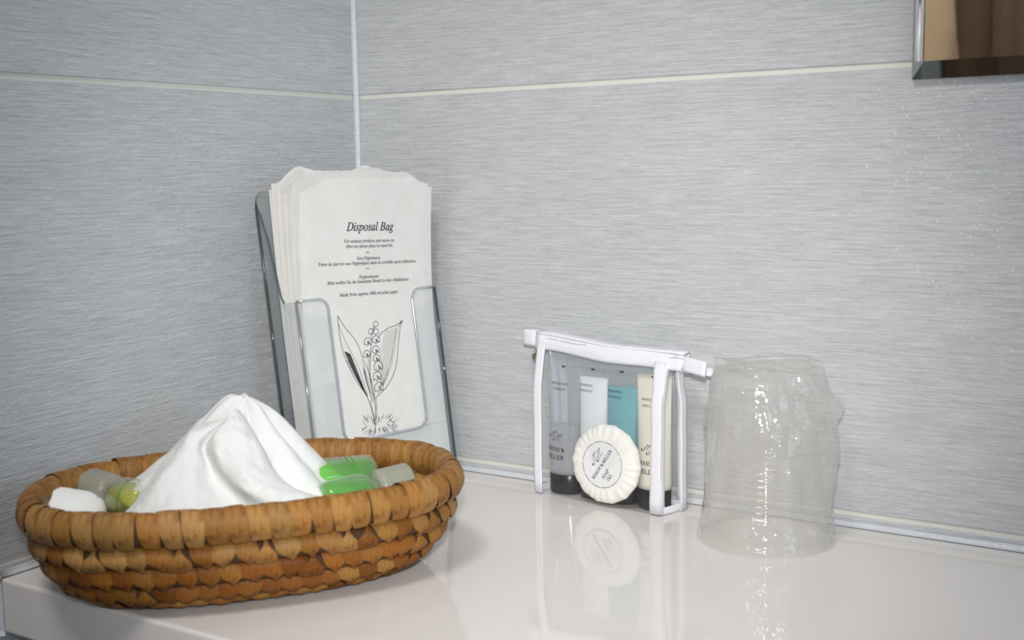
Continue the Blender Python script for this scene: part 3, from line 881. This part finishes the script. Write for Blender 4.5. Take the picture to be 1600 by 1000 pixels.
# ------------------------------------------------------------------ clear toiletry pouch
PA = Vector((.1860, -.0303, 0)); PU = Vector((.1043, -.0096, 0)).normalized(); PV = Vector((-PU.y, PU.x, 0))   # PV points to the wall
PW, PD, PH = .1062, .0245, .1120
pouch = empty('toiletry_pouch', PA); pouch.rotation_euler = (0, 0, math.atan2(PU.y, PU.x))
tag(pouch, 'clear plastic zip pouch with white fabric binding, holding four tubes', 'pouch')
m_vinyl = thin_clear('clear_vinyl', (.988, .99, .992), 1.42, .035, .014, (.85, .88, .92), (28, .35, .004))
m_fab = M('white_binding', (.80, .80, .85), .8, spec=.2)
N, L, B = nodes(m_fab)
n1 = noise_node(m_fab, texco(m_fab), 1400, 2); bump(m_fab, n1.outputs['Fac'], .4, .0004)
m_stitch = M('stitch_thread', (.62, .62, .68), .8)
m_zip = M('zip_tape', (.55, .55, .56), .7)
m_brass = M('zip_brass', (.32, .22, .12), .35, metal=.8)
def sheet(name, fn, nu, nv, mat, parent, thick=0.0003, smooth=True):
    V = [fn(i/(nu-1), j/(nv-1)) for i in range(nu) for j in range(nv)]
    o = mesh_obj(name, V, grid_faces(nu, nv), mat, parent, smooth)
    return o
# top edge sags towards the right; the depth narrows to the zip
def topz(f): return PH + .0005 - .0062*f - .0012*math.sin(f*PI)
def front(f, q):
    z = q*topz(f); bul = .0055*math.exp(-((f-.61)/.30)**2-((q-.27)/.28)**2) + .0015*math.sin(f*PI)*math.sin(q*PI)
    lean = .0070*max(0, (q-.62)/.38)**1.6
    sag = .0010*math.sin(f*PI*2+.6)*(1-q)**3
    return (f*PW, -bul+lean, max(.0006, z+.0006+abs(sag)))
def back(f, q):
    z = q*topz(f); lean = -.0070*max(0, (q-.62)/.38)**1.6
    return (f*PW+.0058, PD+lean, z+.0006)
sheet('front_panel', front, 40, 30, m_vinyl, pouch)
sheet('back_panel', back, 16, 16, m_vinyl, pouch)
def gus(f):
    def fn(p, q):
        y0 = Vector(front(f, q)); y1 = Vector(back(f, q)); v = y0.lerp(y1, p); v.x += (.0012 if f > .5 else -.0012)*math.sin(p*PI)*math.sin(q*PI)
        return v
    return fn
sheet('side_panel', gus(0), 8, 16, m_vinyl, pouch); sheet('side_panel', gus(1), 8, 16, m_vinyl, pouch)
sheet('bottom_panel', lambda p, q: Vector(front(p, 0)).lerp(Vector(back(p, 0)), q), 20, 6, m_vinyl, pouch)
def ribbon(name, path, wdir, width, thick, ndir, mat=None, parent=None, stitch=True, bow=0.0006):
    """fabric tape along a path; wdir across, ndir out of the face"""
    V = []; m = len(path); wd = Vector(wdir); nd = Vector(ndir)
    sec = [(-.5, -.3), (-.5, .3), (-.32, .5), (.32, .5), (.5, .3), (.5, -.3), (.32, -.5), (-.32, -.5)]
    for i, p in enumerate(path):
        for x, y in sec: V.append(Vector(p)+wd*(x*width)+nd*(y*thick)+nd*bow*noise.noise(Vector((i*.7, width*900, 1))))
    k = len(sec); F = []
    for i in range(m-1):
        for j in range(k): F.append((i*k+j, i*k+(j+1) % k, (i+1)*k+(j+1) % k, (i+1)*k+j))
    F += [tuple(range(k))[::-1], tuple((m-1)*k+j for j in range(k))]
    o = mesh_obj(name, V, F, mat or m_fab, parent or pouch, True)
    if stitch:
        V, F = [], []
        Lp = [Vector(p) for p in path]; tot = sum((Lp[i+1]-Lp[i]).length for i in range(m-1)); n = int(tot/.0021)
        for q in range(n):
            s = (q+.5)/n*(m-1); i = min(m-2, int(s)); c_ = Lp[i].lerp(Lp[i+1], s-i); t = (Lp[i+1]-Lp[i]).normalized()
            c_ = c_ + wd*(width*.30)*(-1 if stitch == 2 else 1) + nd*(thick*.5+.00025)
            o_ = len(V)
            for sx, sy in ((-1, -1), (1, -1), (1, 1), (-1, 1)): V.append(c_+t*(sx*.00065)+wd*(sy*.00018))
            F.append((o_, o_+1, o_+2, o_+3))
        mesh_obj('stitching', V, F, m_stitch, o)
    return o
Q = [i/11 for i in range(12)]
def off(v, d): return Vector(v)+Vector(d)
ribbon('binding', [off(front(0, q), (.0028, -.0008, 0)) for q in Q], (1, 0, 0), .0066, .0016, (0, -1, 0), stitch=1)
ribbon('binding', [off(front(1, q), (-.0034+.0015*math.sin(q*PI), -.0008, 0)) for q in Q], (1, 0, 0), .0082, .0016, (0, -1, 0), stitch=2)
ribbon('binding', [off(front(1, q), (.0012, .0022, 0)) for q in Q], (0, 1, 0), .0052, .0014, (1, 0, 0), stitch=False)
ribbon('binding', [off(back(1, q), (.0012, -.0038, 0)) for q in Q], (0, 1, 0), .0082, .0014, (1, 0, 0), stitch=2)
ribbon('binding', [off(back(0, q), (-.0010, -.0030, 0)) for q in Q], (0, 1, 0), .0066, .0014, (-1, 0, 0), stitch=False)
ribbon('binding', [off(back(1, q), (-.003, .0006, 0)) for q in Q], (1, 0, 0), .0066, .0012, (0, 1, 0), stitch=False)
ribbon('binding', [off(back(0, q), (.003, .0006, 0)) for q in Q], (1, 0, 0), .0066, .0012, (0, 1, 0), stitch=False)
# bottom of the right gusset
ribbon('binding', [(PW+.0010+.0058*q, .001+(PD-.002)*q, .0030) for q in Q], (0, 0, 1), .0050, .0014, (1, 0, 0), stitch=False)
ribbon('binding', [(-.0010+.0058*q, .001+(PD-.002)*q, .0030) for q in Q], (0, 0, 1), .0050, .0014, (-1, 0, 0), stitch=False)
ribbon('binding', [(PW*q+.0058, PD, .0030) for q in Q], (0, 0, 1), .0050, .0012, (0, 1, 0), stitch=False)
# top band: two tapes with the zip between them
G = [-.035+i*1.165/23 for i in range(24)]
def tz(f): return topz(min(1, max(0, f)))
ribbon('top_band', [(PW*f, .0078+.0006*math.sin(f*7), tz(f)+.0008+.0006*math.sin(f*9)) for f in G], (0, .12, 1), .0112, .0016, (0, -1, .12), stitch=False)
ribbon('top_band', [(PW*f, .0165, tz(f)+.0022+.0005*math.sin(f*8)) for f in G], (0, -.12, 1), .0112, .0014, (0, 1, .12), stitch=False)
ribbon('zip', [(PW*f, .0122, tz(f)+.0040) for f in G], (0, 1, 0), .0090, .0012, (0, 0, 1), mat=m_zip, stitch=False)
ribbon('top_band', [(PW*f, .0122, tz(f)+.0070+.0005*math.sin(f*8)) for f in G], (0, 1, 0), .0098, .0022, (0, 0, 1), stitch=False)
# loop at the left end, tab at the right end
lp = []
for i in range(13):
    t = i/12*PI
    lp.append(Vector((-.0035-.0145*math.sin(t)**.8, .0122-.0046*math.cos(t), tz(0)+.0022)))
ribbon('end_loop', lp, (0, 0, 1), .0108, .0011, (-.3, -1, 0), stitch=False)
rt = [Vector((PW*1.12+.0040*i, .0090-.0008*i, tz(1)+.0006-.0004*i)) for i in range(6)]
ribbon('end_tab', rt, (0, .25, 1), .0098, .0018, (0, -1, .2), stitch=False)
rt = [Vector((PW*1.10+.0040*i, .0130+.0012*i, tz(1)-.0035-.0004*i)) for i in range(6)]
ribbon('end_tab', rt, (0, .9, .5), .0080, .0012, (0, .5, -.9), stitch=False)
# zip pull hanging at the left
V, F = tube_mesh([(-.0034, .0075, tz(0)-.0065), (-.0050, .0072, tz(0)-.0095), (-.0064, .0072, tz(0)-.0100), (-.0062, .0074, tz(0)-.0125), (-.0040, .0074, tz(0)-.0120)], .0009, 8)
mesh_obj('zip_pull', V, F, m_brass, pouch, True)

# ------------------------------------------------------------------ tubes inside the pouch
m_cap = M('black_cap', (.012, .011, .011), .28)
m_tube_clear = thin_clear('tube_frosted', (.94, .95, .96), 1.45, .18, .30, (.88, .90, .93))
m_crimp = thin_clear('tube_crimp', (.90, .93, .94), 1.45, .12, .42, (.80, .84, .86))
def fillmat(name, col):
    m = M(name, col, .35, spec=.3); N, L, B = nodes(m); B.inputs['Subsurface Weight'].default_value = .0
    return m
def tube(u, v, rx, ry, H, fillz, fillcol, label, clearfill, lines, mono=True, tilt=0.0, textx=0.0, cream=False):
    o = empty('toiletry_tube', PA + PU*u + PV*v + Vector((0, 0, .0012))); o.rotation_euler = (0, tilt, math.atan2(PU.y, PU.x))
    hc = .0142
    capp = [(.0001, 0), (rx*.93, 0), (rx*.97, .0008), (rx*.97, hc-.0006), (rx*.92, hc), (.0001, hc)]
    cp = lathe('cap', capp, 40, m_cap, o); cp.scale = (1, ry/rx, 1)
    zc = H-.0080                      # where the flat crimp begins
    def sec(z):
        f = min(1, max(0, (z-hc)/(zc-hc)))
        g = f**1.5
        return rx*(1+.10*g), ry*(1-g)+.0007*g
    def surf(x, z, e=0.0):
        a, b_ = sec(z); x = max(-a*.999, min(a*.999, x))
        return Vector((x, -(b_+.00025+e)*math.sqrt(max(0, 1-(x/a)**2))-.0000, z))
    def body(z0, z1, shrink, nz, mat, name, cap=True):
        n = 36; V = []
        for i in range(n):
            t = 2*PI*i/n
            for j in range(nz):
                z = z0+(z1-z0)*j/(nz-1); a, b_ = sec(z)
                V.append(((a-shrink)*math.cos(t), max(.0002, b_-shrink)*math.sin(t), z))
        F = grid_faces(n, nz, True)
        if cap: F += [tuple(i*nz for i in range(n))[::-1], tuple(i*nz+nz-1 for i in range(n))]
        return mesh_obj(name, V, F, mat, o, True)
    if cream: body(hc, zc-.0005, 0, 20, fillcol, 'tube_body')
    else:
        body(hc, zc, 0, 20, m_tube_clear, 'tube_body', False)
        if fillcol: body(hc+.0006, fillz, .0007, 16, fillcol, 'filling')
    # crimp with fine vertical ribs
    a, b_ = sec(zc); n = 49; V = []
    for s in (-1, 1):
        for i in range(n):
            x = -a+2*a*i/(n-1); e = .00070+(.00022 if i % 2 else 0)
            for z in (zc-.001, H-.0040, H): V.append((x, s*e, z))
    F = grid_faces(n, 3) + [tuple(reversed(f)) for f in grid_faces(n, 3, False, n*3)]
    F += [(i*3+2, (i+1)*3+2, n*3+(i+1)*3+2, n*3+i*3+2) for i in range(n-1)]
    mesh_obj('crimp', V, F, m_crimp, o)
    p = Print()
    # registration tick near the crimp
    p.add(([(-.0015, zc-.0028), (.0015, zc-.0028), (.0015, zc-.0016), (-.0015, zc-.0016)], [(0, 1, 2, 3)]))
    for s, wd, x, z, sty in lines:
        p.add(fit_text(math_text(s), width=wd, cx=x+textx, base=z, shear=-.22))
    for s, z, wd in (('MASON &', .0315, .0175), ('MILLER', .0255, .0165)):
        p.add(fit_text(math_text(s), width=wd, cx=textx, base=z, shear=-.22, squash=1.1))
    for dx, dz in ((-.0028, 0), (.0018, -.0022)):
        p.add(fit_text('\u2133', width=.0085, cx=textx+dx, base=.0412+dz, offset=.004))
    p.build('print', lambda x, z: surf(x, z, .00012), m_ink, o)
    return tag(o, label, 'tube', 'toiletry tubes in the clear pouch')
m_teal = fillmat('teal_gel', (.06, .40, .44)); m_white_l = fillmat('white_conditioner', (.84, .86, .88)); m_clear_l = thin_clear('clear_shampoo', (.90, .91, .92), 1.35, .1, .34, (.80, .81, .83))
m_cream = fillmat('cream_lotion', (.76, .73, .64))
TV = .0145
tube(.0168, TV, .0130, .0098, .104, .050, m_clear_l, 'clear tube of shampoo with black cap, leftmost in the pouch', True, [('REVITALISING', .0150, .001, .0805, 0), ('SHAMPOO', .0105, .0015, .0765, 0)], textx=-.0035)
tube(.0424, TV+.0008, .0120, .0098, .104, .088, m_white_l, 'white conditioner tube with black cap, left of the teal tube', False, [('NOURISHING', .0125, -.001, .0815, 0), ('CONDITIONER', .0135, -.001, .0775, 0)], textx=-.0045)
tube(.0672, TV+.0006, .0125, .0098, .1045, .0835, m_teal, 'teal shower gel tube with black cap, behind the round soap', False, [('REFRESHING', .0125, -.003, .0795, 0), ('SHOWER GEL', .0125, -.003, .0755, 0)], textx=-.002)
tube(.0935, TV, .0128, .0098, .1035, .085, m_cream, 'cream body lotion tube with black cap, rightmost in the pouch', False, [('MOISTURISING', .0155, -.001, .0765, 0), ('BODY LOTION', .0140, -.001, .0722, 0)], textx=.0005, cream=True)

# ------------------------------------------------------------------ round soap in pleated paper
soap = empty('round_soap', PA + PU*.0630 + PV*(-.0008) + Vector((0, 0, .0312)))
soap.rotation_euler = (math.radians(-5), 0, math.atan2(PU.y, PU.x))
m_pleat = M('pleated_paper', (.83, .82, .77), .6, spec=.25)
n1 = noise_node(m_pleat, texco(m_pleat), 260, 3); bump(m_pleat, n1.outputs['Fac'], .2, .0008)
SR, ST = .0283, .0052
nA = 140; prof = [(0.0, 1.0), (.3, 1.0), (.56, .98), (.62, .95), (.75, .90), (.86, .78), (.94, .55), (.985, .25), (1.0, 0), (.985, -.3), (.9, -.8), (.6, -1.0), (0.0, -1.0)]
V = []; np_ = len(prof)
rs = random.Random(3); pl = [rs.uniform(-.9, .9) for _ in range(26)]
for i in range(nA):
    t = 2*PI*i/nA
    k = (t/(2*PI)*26+.35*math.sin(t*3)) % 26; tri = abs((k % 1)-.5)*2
    for (r, y) in prof:
        pm = 0 if r < .6 else min(1, (r-.6)/.25)
        sg = 2*PI/14; rad = SR*r*(1 if r < .85 else math.cos(sg/2)/math.cos((t % sg)-sg/2)*1.012)
        y_ = y + pm*(.13*(tri-.5)+.05*pl[int(k) % 26])*(1 if y > -.3 else 0)
        V.append((rad*math.cos(t), -y_*ST, rad*math.sin(t)))
mesh_obj('wrapper', V, grid_faces(nA, np_, True), m_pleat, soap, False)
n = 48
lab = mesh_obj('label_disc', [(.0163*math.cos(2*PI*i/n), -ST-.00016, .0163*math.sin(2*PI*i/n)) for i in range(n)], [tuple(range(n))], M('soap_label', (.78, .78, .78), .5), soap)
p = Print()
for q in range(96):
    if q % 8 == 7: continue
    a0, a1 = 2*PI*q/96, 2*PI*(q+.8)/96; r0, r1 = .01605, .01645
    p.add(([(r0*math.cos(a0), r0*math.sin(a0)), (r1*math.cos(a0), r1*math.sin(a0)), (r1*math.cos(a1), r1*math.sin(a1)), (r0*math.cos(a1), r0*math.sin(a1))], [(0, 1, 2, 3)]))
TR_ = math.radians(57); tx, ty = math.cos(TR_), math.sin(TR_)
def lt(s, wd, along, up, sty='italic', o=0.0, sq=1.0):
    p.add(fit_text(math_text(s) if sty else s, width=wd, cx=along*tx-up*ty, base=along*ty+up*tx, shear=-.22 if sty else 0, rot=TR_, offset=o, squash=sq))
lt('MASON & MILLER', .0265, 0.0, -.0010, sq=1.15)
lt('SOAP', .0080, -.0035, -.0072, sq=1.1); lt('15G', .0055, -.0035, -.0112, sq=1.1)
lt('\u2133', .0090, -.0010, .0050, None, .004); lt('\u2133', .0090, .0035, .0036, None, .004)
p.build('print', lambda x, z: Vector((x, -ST-.00030, z)), m_ink, soap)
tag(soap, 'round white soap in pleated paper in front of the tubes', 'soap')

# ------------------------------------------------------------------ plastic cup, upside down, in crinkled film
CC = Vector((.3715, -.0495, 0))
cup = empty('plastic_cup', CC)
m_cup = thin_clear('cup_plastic', (.985, .985, .98), 1.6, .06, .11, (.97, .96, .94))
prof = [(.0405, .0006), (.0414, .0012), (.0410, .0030), (.0390, .0036), (.0385, .0060), (.0375, .0190)]
for q in range(8):
    z0 = .0200+q*.0040; r0 = .0372-.0011*q*.55
    prof += [(r0+.0003, z0), (r0+.0014, z0+.0011), (r0+.0003, z0+.0022), (r0-.0007, z0+.0031)]
prof += [(.0330, .0540), (.0322, .0600), (.0290, .0900), (.0280, .0990), (.0268, .1010), (.0255, .1012), (.0248, .0995), (.012, .0992), (.0001, .0992)]
lathe('cup_body', prof, 64, m_cup, cup)
tag(cup, 'clear ribbed plastic cup standing upside down under crinkled film', 'cup')
m_film = thin_clear('crinkled_film', (.985, .98, .97), 1.55, .09, .20, (.97, .94, .89), (55, .5, .005))
nA, nZ = 150, 74; V = []
SV = VS; TVv = VT
def film(t, q):
    z = .0006+.1195*q
    # outline seen from the front: straight skirt below, loose ears above
    base = .0442-.0030*min(1, q/.18)+.0010*q
    cr, sr_ = math.cos(t), math.sin(t)          # cr: to the right, sr_: towards the viewer
    ex = base*(1 + .10*max(0, cr)**3*math.exp(-((q-.58)/.25)**2) - .07*max(0, -cr)**2*q)
    ey = base*(1 - .32*max(0, (q-.55)/.45)**1.6)
    if q > .55: ex *= 1-.20*((q-.55)/.45)**1.5*(1 if cr > 0 else .55)
    # long soft folds and sharp crinkles
    P0 = Vector((cr*1.7, sr_*1.7, z*22))
    fold = noise.noise(P0*1.15+Vector((3, 1, 7)))*.0035
    cr1 = abs(noise.noise(Vector((cr*5, sr_*5, z*60))))*-.0020
    cr2 = abs(noise.noise(Vector((cr*11, sr_*11, z*150+5))))*-.0010
    cr1 += -.0022*abs(noise.noise(Vector((cr*2.4+2, sr_*2.4, z*9+cr*.8))))
    ex += .0075*max(0, cr)**10*math.exp(-((q-.72)/.07)**2)
    env = min(1, q/.12)*.85+.15
    dd = (fold+cr1+cr2)*env
    return ex+dd, ey+dd, z
for i in range(nA):
    t = 2*PI*i/nA
    for j in range(nZ):
        q = j/(nZ-1); ex, ey, z = film(t, q)
        zz = z - (.006*max(0, (q-.8)/.2)*(.5-.5*math.cos(t*2+.6)) + .004*max(0, math.cos(t))*max(0, (q-.7)/.3))
        P_ = SV*(ex*math.cos(t)) + TVv*(ey*math.sin(t)); P_.z = zz
        if P_.y + CC.y > -.0045: P_.y = -.0045-CC.y
        V.append(P_)
top0 = len(V)
# crumpled top, closed towards the middle
for k in range(1, 9):
    f = k/8
    for i in range(nA):
        b0 = V[i*nZ+nZ-1]; cpt = Vector((-.002, .003, .1180))
        v = b0.lerp(cpt, f); v.z = b0.z*(1-f)+.1150*f + .0040*math.sin(f*PI)*noise.noise(Vector((v.x*150, v.y*150, 2))) - .003*math.sin(f*PI)
        V.append(v)
F = grid_faces(nA, nZ, True)
for k in range(8):
    for i in range(nA):
        j = (i+1) % nA
        a_ = i*nZ+nZ-1 if k == 0 else top0+(k-1)*nA+i; b_ = j*nZ+nZ-1 if k == 0 else top0+(k-1)*nA+j
        F.append((a_, b_, top0+k*nA+j, top0+k*nA+i))
fm = mesh_obj('plastic_film', V, F, m_film, None, True); fm.location = CC
tag(fm, 'crinkled clear plastic film bag wrapped over the upturned cup', 'film wrap')

# ------------------------------------------------------------------ water drops on the tiles by the mirror and on the counter
m_drop_glint = thin_clear('water', (.97, .98, 1.0), 1.4, .14, .72, (.97, .98, 1.0))  # milky white put into the colour stands in for flash glints on the drops
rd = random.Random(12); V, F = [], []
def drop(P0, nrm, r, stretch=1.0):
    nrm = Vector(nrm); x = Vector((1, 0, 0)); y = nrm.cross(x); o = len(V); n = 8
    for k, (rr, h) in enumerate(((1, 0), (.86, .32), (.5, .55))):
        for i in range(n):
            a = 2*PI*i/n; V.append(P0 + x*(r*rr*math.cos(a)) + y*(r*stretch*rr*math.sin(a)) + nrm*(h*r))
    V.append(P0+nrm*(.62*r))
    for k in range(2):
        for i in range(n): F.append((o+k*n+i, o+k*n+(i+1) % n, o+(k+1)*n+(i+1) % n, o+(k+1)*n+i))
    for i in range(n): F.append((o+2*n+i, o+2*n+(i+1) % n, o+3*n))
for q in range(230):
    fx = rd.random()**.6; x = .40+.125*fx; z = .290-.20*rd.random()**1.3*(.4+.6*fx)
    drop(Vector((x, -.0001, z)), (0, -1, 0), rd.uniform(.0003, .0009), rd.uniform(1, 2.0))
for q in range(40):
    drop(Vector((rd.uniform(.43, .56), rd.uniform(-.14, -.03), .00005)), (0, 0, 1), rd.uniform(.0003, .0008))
wd = mesh_obj('water_drops', V, F, m_drop_glint, None, True); wd['kind'] = 'stuff'
tag(wd, 'tiny water drops with glints painted white on the grey tiles below the mirror', 'water')
